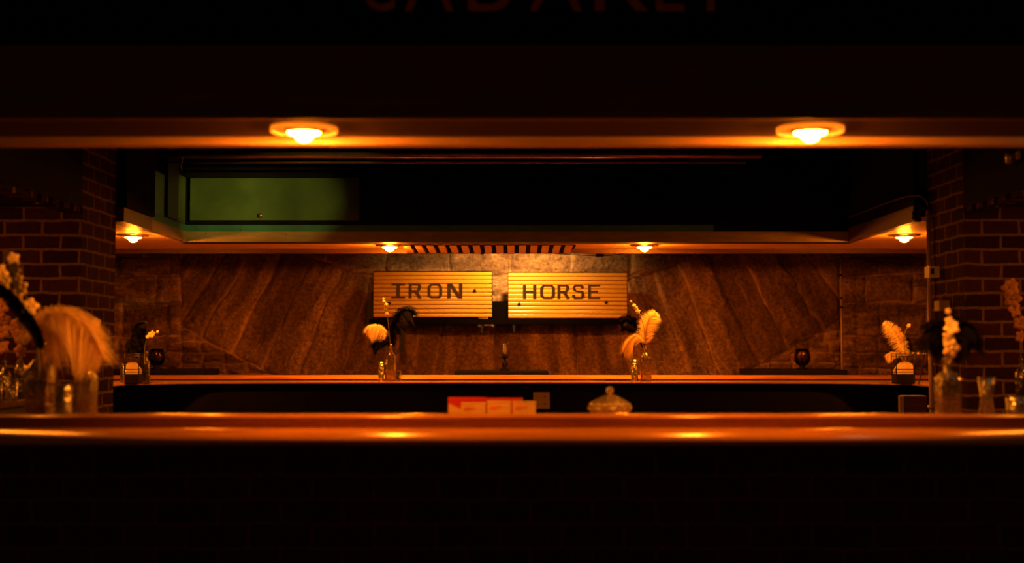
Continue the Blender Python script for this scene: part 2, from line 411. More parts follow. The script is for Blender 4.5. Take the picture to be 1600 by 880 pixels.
obj('end_panel', boxes((XL-.028, XL-.008, 9.205, YF-.02, zc+.13, zc+.478)), M['green'], t)
obj('post', boxes((XL-.03, XL+.012, 8.92, 9.2, zc+.13, zc+.9)), M['black'], t)
obj('side_box', boxes((XL-.1, XL+.02, 7.94, 8.57, zc+.09, zc+.95)), M['blackboard'], t)
obj('side_trim', boxes((XL-.1, XL+.004, 7.94, 8.57, zc, zc+.089)), M['redwood'], t)
obj('side_trim', boxes((XR, XR+.05, 7.94, YF-.013, zc, zc+.10)), M['redwood'], t)
obj('side_fascia', boxes((XR+.005, XR+.04, 7.94, YF, zc+.101, zc+.95)), M['blackboard'], t)
obj('shaded_fascia', boxes((-1.139, XR, YF+.0, YF+.028, zc+.078, zc+.95)), M['blackboard'], t)  # black colour stands in for the panel's unlit right part
obj('back_lip', boxes((-4.6, 4.6, YB, YB+.04, zc-.034, zc+.5)), M['redwood'], t)
k = at(407, 337, YF)
bm = bmesh.new(); lathe(bm, [(.0, -.016), (.010, -.014), (.017, -.004), (.019, .004), (.019, .012)], n=20)
bmesh.ops.transform(bm, matrix=Matrix.Translation((k.x, YF-.008, k.z)) @ Matrix.Rotation(-PI/2, 4, 'X'), verts=bm.verts)
kn = obj('round_knob', bm, M['brass'], t, True)
# small screws on the trims
for px_, py_, yy in ((270, 355, YF), (307, 355, YF), (379, 357, YF), (379, 361, YF), (527, 357, YF), (291, 373, YF), (322, 365, YF), (447, 366, YF), (304, 376, YF)):
    c = at(px_, py_, yy-.014); bm = bmesh.new(); bmesh.ops.create_icosphere(bm, subdivisions=1, radius=.005, matrix=Matrix.Translation(c)); obj('screw', bm, M['metal'], t, True)

# slatted grille under the rear canopy
gx0, gx1 = at(629, 383, 9.82).x, at(900, 383, 9.82).x
t = thing('ceiling_grille', ((gx0+gx1)/2, 10.0, zc-.005), 'slatted vent grille under the rear canopy, above the two signs', 'grille')
obj('backing', boxes((gx0, gx1, 9.82, 10.2, zc-.004, zc+.003)), M['blackboard'], t)
n = 15; pt_ = (gx1-gx0)/n
for i in range(n):
    a = gx0+pt_*(i+.08); 
    bm = bmesh.new(); e = pt_*.6
    pr = [(9.76, zc-.003), (9.76, zc-.010), (10.215, zc-.034), (10.215, zc-.0055), (9.9, zc-.0055)]
    extrude_x(bm, pr, a, a+e); obj('slat', bm, M['plank'], t)


# ================================================================= lamps
def downlight(x, y, z, m, label, group, glow_rim):
    t = thing('ceiling_downlight', (x, y, z), label, 'ceiling light', group)
    c = (x, y, z)
    if glow_rim:
        bm = bmesh.new(); lathe(bm, [(.118, -.001), (.118, -.017), (.114, -.019), (.112, -.017), (.112, -.001)], c, 48, True); obj('frosted_rim', bm, M['frost'], t, True)
        bm = bmesh.new(); lathe(bm, [(.111, -.0015), (.111, -.006), (.07, -.004), (.07, -.0015)], c, 48, True); obj('trim_ring', bm, M['white'], t, True)
    else:
        bm = bmesh.new(); lathe(bm, [(.108, -.001), (.108, -.007), (.075, -.009), (.072, -.001)], c, 48, True); obj('trim_ring', bm, M['brass'], t, True)
    bm = bmesh.new(); lathe(bm, [(.066, -.0012), (.066, -.012), (.062, -.02), (.058, -.012), (.058, -.0012)], c, 40, True); obj('lamp_cup', bm, M['brass'], t, True)
    bm = bmesh.new(); lathe(bm, [(.0, -.002), (.056, -.0021), (.058, -.014), (.055, -.022), (.040, -.026), (.032, -.03), (.030, -.038), (.022, -.047), (.010, -.052), (0, -.053)], c, 32)
    obj('bulb', bm, m, t, True)
gl = 'amber downlights in the canopy undersides'
zN = EYE+.768
def lampx(px, y, z): return (px-800)/FPX*(y*math.cos(TH)+(z-EYE)*math.sin(TH))
for px_, lab in ((475, 'glowing amber downlight with bright rim, left of the two in the front canopy'), (1266, 'glowing amber downlight with bright rim, right of the two in the front canopy')):
    downlight(lampx(px_, 4.48, zN), 4.48, zN, M['bulb_near'], lab, gl, True)
downlight(2.2, 4.48, zN, M['bulb_added'], 'added whiter downlight, out of view at the right end of the front canopy', gl, False)  # whiter lamp added out of view for a highlight on the rail
for px_, lab in ((609, 'small amber downlight left of the slatted grille in the rear canopy'), (1007, 'small amber downlight right of the slatted grille in the rear canopy')):
    downlight(lampx(px_, 9.82, zc), 9.82, zc+.003, M['bulb_far'], lab, gl, False)
for px_, lab in ((208, 'amber downlight beside the left brick pier, under the green panelled corner'), (1413, 'amber downlight beside the copper pole and right brick pier')):
    downlight(lampx(px_, 8.92, zc), 8.92, zc+.003, M['bulb_side'], lab, gl, False)
for x_, lab in ((-3.25, 'amber downlight over the left side counter, outside the brick opening'), (3.35, 'amber downlight over the right side counter, outside the brick opening')):
    downlight(x_, 6.0, zc+.02, M['bulb_out'], lab, gl, False)
for s, nm in ((-1, 'low side ceiling beyond the left brick opening'), (1, 'low side ceiling beyond the right brick opening')):
    xa = 2.60 if s < 0 else 2.72
    bm = bmesh.new(); box(bm, *sorted((s*xa, s*4.6)), 4.2, 7.29, zc+.021, zc+.06)
    tag(obj('side_soffit', bm, M['soffit']), nm, 'soffit')

# ================================================================= bar counters
ZT = EYE-.276
def rail_profile(y, s):
    """section of the arm rail: back lip, groove, rounded nose; s = direction from the lip to the nose"""
    pr = [(.30, ZT-.06), (.30, ZT+.001), (.27, ZT+.012), (.235, ZT+.032), (.21, ZT+.040), (.19, ZT+.041), (.166, ZT+.038), (.154, ZT+.034), (.150, ZT+.029), (.1495, ZT+.027), (.1500, ZT+.0262), (.1535, ZT+.02), (.154, ZT+.018), (.160, ZT+.0), (.166, ZT-.025), (.160, ZT-.05), (.10, ZT-.054), (.085, ZT-.045), (.080, ZT-.014), (.074, ZT-.004), (.066, ZT-.001), (.056, ZT-.001), (.042, ZT-.005), (.028, ZT-.012), (.015, ZT-.021), (.006, ZT-.030), (.001, ZT-.040), (.002, ZT-.048), (.012, ZT-.054), (.05, ZT-.056), (.06, ZT-.06)]
    return [(y+s*a, b) for a, b in pr]
YN = 4.24
t = thing('bar_counter', (0, YN, 0), 'near bar counter with a polished amber-lit wooden arm rail', 'bar counter')
obj('arm_rail', extrude_x(bmesh.new(), rail_profile(YN, 1), -2.44, 2.56), M['nearrail'], t, True)
obj('countertop', boxes((-2.44, 2.56, YN+.301, 5.2, ZT-.05, ZT)), M['oak'], t)
obj('front_wall', boxes((-2.44, 2.56, YN+.2, YN+.3, 0, ZT-.061)), M['darkbrick'], t)
obj('back_wall', boxes((-2.44, 2.56, 5.0, 5.05, 0, ZT-.051)), M['black'], t)

t = thing('bar_counter', (0, 9.5, 0), 'far bar counter under the two signs with a thin varnished edge', 'bar counter')
YR = 10.42
obj('arm_rail', extrude_x(bmesh.new(), rail_profile(YR, -1), -4.4, 4.4), M['rail'], t, True)
bm = bmesh.new()
# top with curved inner corners, continuing along both sides
def arc(cx, cy, r, a0, a1, n=8): return [(cx+r*math.cos(a0+(a1-a0)*i/n), cy+r*math.sin(a0+(a1-a0)*i/n)) for i in range(n+1)]
outline = [(-4.4, YR-.301), (-4.4, 7.94), (-2.80, 7.94)] + arc(-2.20, 9.0, .60, PI, PI/2, 10)[0:] + arc(2.30, 9.0, .60, PI/2, 0, 10) + [(2.90, 7.94), (4.4, 7.94), (4.4, YR-.301)]
va = [bm.verts.new((x, y, ZT)) for x, y in outline]; vb = [bm.verts.new((x, y, ZT-.010)) for x, y in outline]
bm.faces.new(va); bm.faces.new(vb[::-1])
for i in range(len(va)):
    j = (i+1) % len(va); bm.faces.new((va[i], vb[i], vb[j], va[j]))
bmesh.ops.recalc_face_normals(bm, faces=bm.faces)
obj('countertop', bm, M['oak'], t)
obj('groove_shade', boxes((-4.3, 4.3, YR-.306, YR-.3005, ZT+.0005, ZT+.011)), M['black'], t)  # black strip stands in for the shaded groove at the lip
obj('service_side_panel', boxes((-4.3, 4.3, 9.64, 9.68, 0, ZT-.011)), M['blackboard'], t)
obj('customer_side_panel', boxes((-4.3, 4.3, 10.2, 10.24, 0, ZT-.061)), M['black'], t)

# outlet plate on the service side of the far counter
c = at(846, 626, 9.635)
t = thing('outlet_plate', (c.x, 9.6350, c.z), 'brown double outlet plate on the dark panel under the far counter', 'outlet')
obj('plate', boxes((c.x-.062, c.x+.062, 9.6290, 9.6395, c.z-.062, c.z+.062), bevel=.003), M['plate'], t)
for i in (-1, 1):
    for j in (-1, 1):
        sk = bmesh.new(); lathe(sk, [(0, 0), (.015, 0), (.016, .002), (.016, .004)], n=16)
        bmesh.ops.transform(sk, matrix=Matrix.Translation((c.x+i*.027, 9.6282, c.z+j*.027)) @ Matrix.Rotation(-PI/2, 4, 'X'), verts=sk.verts)
        s_ = obj('socket', sk, M['plate'], t)
        obj('slot', boxes((c.x+i*.027-.007, c.x+i*.027-.004, 9.6265, 9.6281, c.z+j*.027-.005, c.z+j*.027+.005), (c.x+i*.027+.004, c.x+i*.027+.007, 9.6265, 9.6281, c.z+j*.027-.005, c.z+j*.027+.005)), M['black'], s_)

# side counters inside the brick openings
for s, xi, lab in ((-1, 2.53, 'dark side counter at the left, beside the brick wall, holding glassware'), (1, 2.74, 'dark side counter at the right, beside the brick wall, holding glassware')):
    t = thing('side_counter', (s*3.3, 6.5, 0), lab, 'counter')
    bm = bmesh.new(); box(bm, *sorted((s*(xi-.02), s*4.0)), 5.6, 6.92, ZT-.035, ZT, bevel=.006); obj('countertop', bm, M['redwood'], t)
    bm = bmesh.new(); box(bm, *sorted((s*xi, s*3.98)), 5.65, 6.9, 0, ZT-.036); obj('cabinet', bm, M['black'], t)

# brown cabinet under the right end of the far counter
a, b_ = at(1405, 619, 8.1), at(1449, 660, 8.1)
t = thing('service_cabinet', ((a.x+b_.x)/2, 8.2, 0), 'small brown cabinet with a pale front edge, under the right end of the far counter', 'cabinet')
obj('body', boxes((a.x+.028, b_.x, 8.1, 8.2, 0, a.z)), M['redwood'], t)
obj('edge_strip', boxes((a.x, a.x+.027, 8.09, 8.12, 0, a.z)), M['tan'], t)

# ================================================================= high tables beyond the far counter with lanterns
def lantern(px_, py_, D, lab, zt):
    p = at(px_, py_, D); c = (p.x, D, zt)
    t = thing('candle_lantern', c, lab, 'lantern', 'smoked glass lanterns on the high tables')
    bm = bmesh.new(); lathe(bm, [(0, .0), (.050, .0), (.052, .006), (.03, .014), (.020, .024), (.034, .034), (.036, .040), (0, .040)], c, 28); obj('base', bm, M['steel'], t, True)
    bm = bmesh.new(); lathe(bm, [(.044, .0405), (.058, .055), (.070, .08), (.072, .10), (.066, .145), (.055, .182), (.052, .182), (.063, .145), (.069, .10), (.067, .08), (.055, .057), (.041, .0425)], c, 32, True); obj('glass_shade', bm, M['smoke'], t, True)
    bm = bmesh.new(); lathe(bm, [(0, .0405), (.011, .0405), (.011, .10), (.004, .102), (0, .102)], c, 16); obj('candle', bm, M['black'], t, True)
def high_table(pa, pb, py_top, D, lab):
    a, b_ = at(pa, py_top, D), at(pb, py_top, D); cx = (a.x+b_.x)/2; hw = (b_.x-a.x)/2; zt = a.z
    t = thing('high_table', (cx, D+.3, 0), lab, 'table', 'black high tables along the stone wall')
    obj('tabletop', boxes((cx-hw, cx+hw, D, D+.62, zt-.055, zt), bevel=.004), M['steel'], t)
    bm = bmesh.new(); lathe(bm, [(0, .02), (.035, .02), (.035, zt-.056), (0, zt-.056)], (cx, D+.3, 0), 20); obj('pedestal', bm, M['steel'], t, True)
    obj('foot_plate', boxes((cx-.28, cx+.28, D+.05, D+.55, 0, .0195), bevel=.003), M['steel'], t)
    return zt
zt = high_table(150, 318, 578, 11.1, 'black high table at the left, by the stone wall under a smoked lantern')
lantern(245, 560, 11.35, 'smoked glass lantern on the left high table, beside the black caddy with dark plumes', zt)
zt = high_table(710, 857, 580, 11.1, 'black high table in the middle, under the gap between the two signs')
c = (at(788.5, 560, 11.3).x, 11.3, zt)
t = thing('candlestick', c, 'black turned candlestick with a clear glass chimney on the middle high table', 'candlestick')
bm = bmesh.new(); lathe(bm, [(0, 0), (.048, 0), (.048, .008), (.03, .02), (.016, .03), (.022, .045), (.024, .058), (.014, .075), (.010, .09), (.013, .105), (.032, .118), (.034, .124), (0, .124)], c, 28); obj('stand', bm, M['steel'], t, True)
bm = bmesh.new(); lathe(bm, [(0, .1245), (.012, .1245), (.012, .148), (0, .148)], c, 16); obj('burner', bm, M['steel'], t, True)
bm = bmesh.new(); lathe(bm, [(.020, .1245), (.028, .15), (.030, .19), (.024, .225), (.030, .25), (.0285, .25), (.0225, .225), (.0285, .19), (.0265, .15), (.0185, .1245)], c, 28, True); obj('glass_chimney', bm, M['glass'], t, True)
zt = high_table(1175, 1324, 578, 11.1, 'black high table at the right, standing by the thin wall conduit')
lantern(1253.5, 560, 11.35, 'smoked glass lantern on the right high table, against the rough stone', zt)

# ================================================================= the two slat signs
def glyph(ch):
    """block letters as strokes in a 0..1 box"""
    w_ = .2
    T = dict(
        I=[[(0, .86), (1, .86), (1, 1), (0, 1)], [(.36, .13), (.62, .13), (.62, .87), (.36, .87)], [(0, 0), (1, 0), (1, .14), (0, .14)]],
        H=[[(0, 0), (.24, 0), (.24, 1), (0, 1)], [(.76, 0), (1, 0), (1, 1), (.76, 1)], [(.2, .43), (.8, .43), (.8, .58), (.2, .58)]],
        N=[[(0, 0), (.22, 0), (.22, 1), (0, 1)], [(.78, 0), (1, 0), (1, 1), (.78, 1)], [(.72, 0), (1, 0), (.3, 1), (.02, 1)]],
        E=[[(0, 0), (.24, 0), (.24, 1), (0, 1)], [(.2, .86), (1, .86), (1, 1), (.2, 1)], [(.2, .44), (.85, .44), (.85, .57), (.2, .57)], [(.2, 0), (1, 0), (1, .14), (.2, .14)]],
        R=[[(0, 0), (.24, 0), (.24, 1), (0, 1)], [(.2, .86), (.72, .86), (.84, 1), (.2, 1)], [(.66, .6), (.9, .55), (1, .72), (.98, .88), (.84, 1), (.68, .9), (.74, .75)], [(.2, .42), (.75, .42), (.92, .58), (.2, .56)], [(.42, .44), (.7, .48), (1, .1), (1, 0), (.74, 0), (.72, .1)]],
        O=[[(.22, 0), (.80, 0), (.86, .14), (.16, .14)], [(.2, .86), (.82, .86), (.78, 1), (.22, 1)], [(0, .2), (.22, 0), (.3, .12), (.2, .28), (.2, .72), (.3, .88), (.22, 1), (0, .78)], [(1, .2), (.8, 0), (.7, .12), (.8, .28), (.8, .72), (.7, .88), (.78, 1), (1, .78)]],
        S=[[(.2, .86), (.8, .86), (.74, 1), (.26, 1)], [(.04, .66), (.26, .52), (.32, .6), (.24, .74), (.32, .87), (.26, 1), (.04, .84)], [(.72, .74), (.95, .74), (.97, .86), (.76, 1), (.7, .88)], [(.1, .6), (.26, .50), (.9, .42), (.95, .5), (.8, .58)], [(.72, .43), (.95, .5), (1, .36), (1, .16), (.84, 0), (.7, .12), (.78, .3)], [(.14, 0), (.86, 0), (.84, .14), (.16, .14)], [(0, .3), (.22, .3), (.3, .12), (.16, 0), (0, .14)]])
    return T[ch]
def slat_sign(x0, x1, y0, y1, letters, bolts, lab, ngr, D):
    a, b_ = at(x0, y1, D), at(x1, y0, D); zl, zh = a.z, b_.z; cx = (a.x+b_.x)/2
    t = thing('slat_sign', (cx, D, zl), lab, 'sign', 'slatted yellow signs on the stone wall')
    # front section: ngr boards, each slightly bowed with a rounded groove between
    sh = (zh-zl)/ngr; pr = [(D+.035, zl)]
    for i in range(ngr):
        z0 = zl+i*sh
        pr += [(D+.007, z0+.0008), (D+.001, z0+.006), (D, z0+sh*.35), (D+.001, z0+sh*.7), (D+.005, z0+sh-.004), (D+.0105, z0+sh-.0008)]
    pr += [(D+.035, zh)]
    obj('slat_board', extrude_x(bmesh.new(), pr, a.x, b_.x), M['sign'], t)
    obj('frame', boxes((a.x-.006, a.x-.0005, D-.0, D+.045, zl-.004, zh+.006), (b_.x+.0005, b_.x+.006, D, D+.045, zl-.004, zh+.006), (a.x, b_.x, D, D+.045, zh+.0005, zh+.006), (a.x, b_.x, D+.0355, D+.045, zl, zh)), M['steel'], t)
    for ch, lx0, lx1 in letters:
        p, q = at(lx0, letters_y[1], D), at(lx1, letters_y[0], D); bm = bmesh.new()
        for k, poly in enumerate(glyph(ch)):
            e = D-.0022-.0003*k
            f = [bm.verts.new((p.x+(q.x-p.x)*u, e, p.z+(q.z-p.z)*v)) for u, v in poly]
            g = [bm.verts.new((p.x+(q.x-p.x)*u, D-.0003, p.z+(q.z-p.z)*v)) for u, v in poly]
            bm.faces.new(f); bm.faces.new(g[::-1])
            for i in range(len(f)):
                j = (i+1) % len(f); bm.faces.new((f[i], g[i], g[j], f[j]))
        bmesh.ops.recalc_face_normals(bm, faces=bm.faces)
        obj('letter', bm, M['letter'], t)
    for bx_, by_ in bolts:
        c = at(bx_, by_, D); bm = bmesh.new(); lathe(bm, [(0, 0), (.010, .001), (.015, .006), (.015, .012)], n=16)
        bmesh.ops.transform(bm, matrix=Matrix.Translation((c.x, D-.0125, c.z)) @ Matrix.Rotation(-PI/2, 4, 'X'), verts=bm.verts)
        obj('bolt', bm, M['steel'], t, True)
letters_y = (443, 467)
SD = 11.95
slat_sign(583.5, 768.5, 424.5, 496, [('I', 611.5, 633), ('R', 638.5, 658.5), ('O', 668, 691), ('N', 699, 722.5)], [(608, 474), (741.5, 454.5)], 'yellow slatted sign reading IRON, left of the pair', 11, SD)
letters_y = (444.5, 467.5)
slat_sign(794.5, 979.5, 426, 497.5, [('H', 817, 838), ('O', 844, 867), ('R', 871, 889.5), ('S', 894, 913), ('E', 919, 937)], [(811, 475), (947, 472.5)], 'yellow slatted sign reading HORSE, right of the pair', 11, SD)
a, b_ = at(578, 507, SD+.02), at(986, 498.5, SD+.02)
t = thing('sign_shelf', ((a.x+b_.x)/2, SD, a.z), 'long black steel shelf bar carrying both slatted signs on the stone wall', 'shelf')
obj('bar', boxes((a.x, b_.x, SD-.03, SD+.12, a.z, b_.z-.002), bevel=.003), M['shelfblack'], t)
for px_ in (753, 803):
    c = at(px_, 500, SD); obj('bracket', boxes((c.x-.014, c.x+.014, SD-.02, SD+.3, a.z-.05, a.z-.0005), (c.x-.010, c.x+.010, SD-.028, SD-.0205, a.z-.075, a.z-.01), bevel=.002), M['steel'], t)
c0, c1 = at(771, 496, SD+.1), at(792, 471, SD+.1)
obj('back_box', boxes((c0.x-.05, c1.x+.05, SD+.06, SD+.11, b_.z, c1.z)), M['shelfblack'], t)
c0, c1 = at(574, 504, SD+.1), at(588, 470, SD+.1); obj('end_plate', boxes((c0.x, c1.x, SD+.06, SD+.11, c0.z, c1.z)), M['steel'], t)
c0, c1 = at(623.5, 550, SD), at(632, 507.5, SD); obj('hanging_strap', boxes((c0.x, c1.x, SD, SD+.012, c0.z, a.z-.0005), bevel=.002), M['steel'], t)

# cable with an inline connector strung above the HORSE sign
pts = smooth_path([at(800, 392, 10.3), at(860, 396, 10.5), at(925, 399.5, 10.6), at(940, 400, 10.6), at(972, 397, 10.6), at(1010, 391, 10.45)], 40)
t = thing('power_cable', pts[0], 'thin black cable with an inline connector under the rear canopy above the second sign', 'cable')
bm = bmesh.new(); tube(bm, pts, .0028, 6); obj('wire', bm, M['black'], t, True)
c = at(937, 399.5, 10.6); obj('connector', boxes((c.x-.034, c.x+.034, 10.58, 10.61, c.z-.011, c.z+.015), bevel=.003), M['black'], t)
# lamp behind the canopy that washes the signs, with the added side pair
for (x_, e_), lab in zip(SIGN_LAMPS, ('black spotlight behind the rear canopy, over the gap between the signs', 'added side spotlight behind the rear canopy, over the IRON sign', 'added side spotlight behind the rear canopy, over the HORSE sign')):
  lp = Vector((x_, 11.44, 2.37))
  t = thing('sign_spotlight', (lp.x, lp.y, lp.z), lab, 'spotlight', 'spotlights above the signs')
  bm = bmesh.new(); lathe(bm, [(.045, .11), (.05, .10), (.055, .03), (.052, .03), (.045, .10)], tuple(lp), 24, True); obj('hood', bm, M['steel'], t, True)
  bm = bmesh.new(); tube(bm, [lp+Vector((0, 0, .10)), (lp.x, lp.y, 3.19)], .012, 8); obj('stem', bm, M['steel'], t, True)
t = thing('unseen_panel_spotlight', (.6, 6.3, 2.50), 'unseen black spotlight above the front canopy, put in to light the green panel', 'spotlight')
bm = bmesh.new(); lathe(bm, [(.045, .11), (.05, .10), (.06, .05), (.057, .05), (.045, .10)], (.6, 6.3, 2.50), 24, True); obj('hood', bm, M['steel'], t, True)
bm = bmesh.new(); tube(bm, [(.6, 6.3, 2.60), (.6, 6.3, 3.19)], .012, 8); obj('stem', bm, M['steel'], t, True)
# dark wedge corner hanging under the canopy
c = at(747, 395.5, 10.3); bm = bmesh.new()
vs = [bm.verts.new((c.x-.03+dx, y, c.z+dz)) for y in (10.27, 10.30) for dx, dz in ((0, .02), (.085, .02), (.075, -.015), (.04, -.006))]
for f in ((0,1,2,3), (7,6,5,4), (0,4,5,1), (1,5,6,2), (2,6,7,3), (3,7,4,0)): bm.faces.new([vs[i] for i in f])
bmesh.ops.recalc_face_normals(bm, faces=bm.faces)
tag(obj('cable_clip', bm, M['black']), 'small black wedge clip hanging behind the grille above the gap between signs', 'clip')

# ================================================================= pipes, conduits and boxes
a, b_ = at(1313.5, 394, 12.1), at(1313.5, 600, 12.1)
bm = bmesh.new(); tube(bm, [(a.x, 12.1, 2.6), (a.x, 12.1, .02)], .011, 10)
t = thing('wall_conduit', (a.x, 12.1, 0), 'thin metal conduit running up the stone wall behind the right high table', 'conduit')
obj('pipe', bm, M['copper'], t, True)
for z_ in (at(0, 430, 12.1).z, at(0, 466, 12.1).z, at(0, 480, 12.1).z):
    bm = bmesh.new(); tube(bm, [(a.x, 12.1, z_-.01), (a.x, 12.1, z_+.01)], .015, 10); obj('coupling', bm, M['steel'], t, True)
a = at(1450.5, 560, 7.88)
t = thing('copper_pole', (a.x, 7.86, 0), 'copper pole standing beside the right brick pier, next to the cream-plume caddy', 'pole')
bm = bmesh.new(); tube(bm, [(a.x, 7.84, 0.0), (a.x, 7.84, zc+.06)], .013, 12); obj('pipe', bm, M['copper'], t, True)
bm = bmesh.new(); tube(bm, [(a.x, 7.84, .965), (a.x, 7.84, .985)], .022, 12); tube(bm, [(a.x+.02, 7.84, .975), (a.x+.05, 7.84, .975)], .008, 8); obj('clamp', bm, M['metal'], t, True)
bm = bmesh.new(); tube(bm, smooth_path([(a.x, 7.84, zc+.06), (a.x, 7.84, zc+.11), (a.x-.04, 7.9, zc+.16), (a.x-.1, 8.2, zc+.165), (a.x-.1, 9.3, zc+.165)], 24), .009, 8); obj('bend', bm, M['steel'], t, True)
t = thing('pipe_fitting', at(1432, 333, 7.95), 'dark lumpy pipe fitting under the right arm of the rear canopy', 'fitting')
c = at(1431, 335, 7.9); bm = bmesh.new(); tube(bm, [c+Vector((-.012, 0, -.035)), c+Vector((-.005, 0, 0)), c+Vector((.012, 0, .04))], [.014, .022, .018], 10)
obj('body', bm, M['steel'], t, True)
def wall_box(px0, px1, py0, py1, D, m, lab, dark):
    a, b_ = at(px0, py1, D), at(px1, py0, D); xw = 2.585; w_ = (b_.x-a.x)
    t = thing('switch_box', (xw, D, (a.z+b_.z)/2), lab, 'switch box')
    obj('housing', boxes((xw-.065, xw-.0005, D, D+.09, a.z, b_.z), bevel=.003), m, t)
    if dark: obj('switch', boxes((xw-.056, xw-.036, D-.004, D-.0005, a.z+.022, b_.z-.014)), M['black'], t)
wall_box(1455, 1473, 416, 434, 7.72, M['white'], 'off-white switch box on the side of the right brick pier', True)
wall_box(1467, 1480, 470, 486, 7.55, M['plate'], 'smaller tan box lower on the right brick pier, below the switch box', False)

yP = 8.75
a, b_ = at(238, 242, yP), at(1190, 242, yP)
t = thing('overhead_pipe', (0, yP, a.z), 'long dark overhead pipe running across behind the front canopy', 'pipe')
bm = bmesh.new(); tube(bm, [(a.x-.05, yP, a.z), (b_.x, yP, a.z)], .024, 16); obj('upper_tube', bm, M['brass'], t, True)
bm = bmesh.new(); tube(bm, [(a.x-.05, yP+.05, a.z-.045), (b_.x-.1, yP+.05, a.z-.045)], .008, 10); obj('lower_tube', bm, M['brass'], t, True)
for i in range(5):
    x_ = a.x+.3+i*(b_.x-a.x-.5)/4; bm = bmesh.new(); tube(bm, [(x_, yP, a.z), (x_, yP, 3.19)], .006, 8); obj('hanger', bm, M['steel'], t, True)
c = at(285, 244, yP-.03)
bm = bmesh.new(); tube(bm, smooth_path([c, at(284.5, 252, yP-.03), at(283, 259, yP-.03), at(284, 267, yP-.03)], 12), .0032, 6)
tag(obj('hanging_cord', bm, M['white'], smooth=True), 'short pale cord hanging from the overhead pipe by the green panel', 'cord')
# pale fixture high at the far right
c = at(1578, 249, 6.6)
t = thing('wall_fixture', (2.58, 6.6, c.z), 'pale angular fixture high on the right wall, near the canopy end', 'fixture')
bm = bmesh.new(); box(bm, c.x-.02, 2.584, 6.45, 6.62, c.z-.018, c.z+.022, bevel=.006); obj('body', bm, M['white'], t)
bm = bmesh.new(); lathe(bm, [(0, -.05), (.022, -.045), (.028, 0), (.024, .01), (0, .012)], (c.x-.035, 6.5, c.z+.01), 16); obj('head', bm, M['metal'], t, True)

# ================================================================= glassware
def bottle(loc, r, h, lab, group=None, sq=None, neck=.32, fill=None, name='glass_bottle', m='bottleglass'):
    t = thing(name, loc, lab, 'bottle', group)
    hb = h*(1-neck); rn = r*.3; w_ = .0028
    out = [(0, 0), (r*.9, 0), (r, .006), (r, hb*.9), (r*.93, hb*.97), (r*.55, hb*1.10), (rn, hb+h*neck*.32), (rn, h-.012), (rn*1.35, h-.012), (rn*1.35, h)]
    inn = [(rn*.72, h), (rn*.72, hb+h*neck*.32), (r*.5, hb*1.08), (r-w_*1.6, hb*.95), (r-w_, hb*.88), (r-w_, .012), (0, .010)]
    bm = bmesh.new(); lathe(bm, out+inn, loc, 36, False, sq); obj('bottle_body', bm, M[m], t, True)
    if fill:
        bm = bmesh.new(); lathe(bm, [(0, .0115), (r-w_-.0008, .0125), (r-w_-.0008, h*fill), (0, h*fill)], loc, 28, False, sq); obj('liquid', bm, M['water'], t, True)
    return t
def tumbler(loc, r, h, lab, group=None, flare=1.12, waist=None):
    t_ = [(0, 0), (r*.95, 0), (r, .004)]
    if waist: t_ += [(r*waist, h*.5)]
    t_ += [(r*flare, h), (r*flare-.0025, h)]
    if waist: t_ += [(r*waist-.002, h*.5)]
    t_ += [(r-.003, .016), (0, .014)]
    bm = bmesh.new(); lathe(bm, t_, loc, 32)
    o = obj('drinking_glass', bm, M['glass'], None, True); tag(o, lab, 'glass', group)
    return o

# ================================================================= plumes and blossoms
def feather(path, blen, mat_, lab, n=170, droop=.5, group=None, lean=.55, curl=0, wid=.0032, name='ostrich_feather', start=.22, qm='quill', sd=1, fluff=1.0):
    """path = quill points, root first; blen = longest barb in metres"""
    rn = random.Random(sd); pts = smooth_path(path, 40)
    t = thing(name, tuple(pts[0]), lab, 'feather', group)
    if mat_ == 'plume': n = int(n*1.7); wid = wid*1.5
    bm = bmesh.new(); tube(bm, pts, [.0022-.0016*i/40 for i in range(41)], 6); obj('quill', bm, M[qm], t, True)
    bm = bmesh.new()
    for i in range(n):
        u = start+(1-start)*(i+rn.random())/n; f = u*40; k = min(int(f), 39)
        p = pts[k].lerp(pts[k+1], f-k); T = (pts[k+1]-pts[k]).normalized()
        env = math.sin(PI*min(1, (u-start)/(1-start)*.86+.12))**.55
        for s in (-1, 1):
            ang = rn.uniform(-1, 1)*fluff
            side = T.cross(Vector((0, 1, 0))).normalized()*s
            side = (side*math.cos(ang)+Vector((0, -1 if rn.random() < .6 else 1, 0))*abs(math.sin(ang))).normalized()
            d = (side+T*lean*(1+.6*u)).normalized()
            L_ = blen*env*rn.uniform(.72, 1.08)
            w0 = side.cross(d); wv = T*.7+Vector((0, rn.uniform(-.6, .6), 0)); wv.normalize()
            prev = None; q = p.copy()
            for j in range(6):
                v_ = j/5
                off = d*L_*v_ + Vector((0, 0, -droop*L_*v_*v_)) + T*curl*L_*v_*v_
                c_ = p+off; ww = wid*(1-.75*v_)*.5
                e = (bm.verts.new(c_-wv*ww), bm.verts.new(c_+wv*ww))
                if prev: bm.faces.new((prev[0], prev[1], e[1], e[0]))
                prev = e
    o = obj('vane', bm, M[mat_], t, True)
    return t
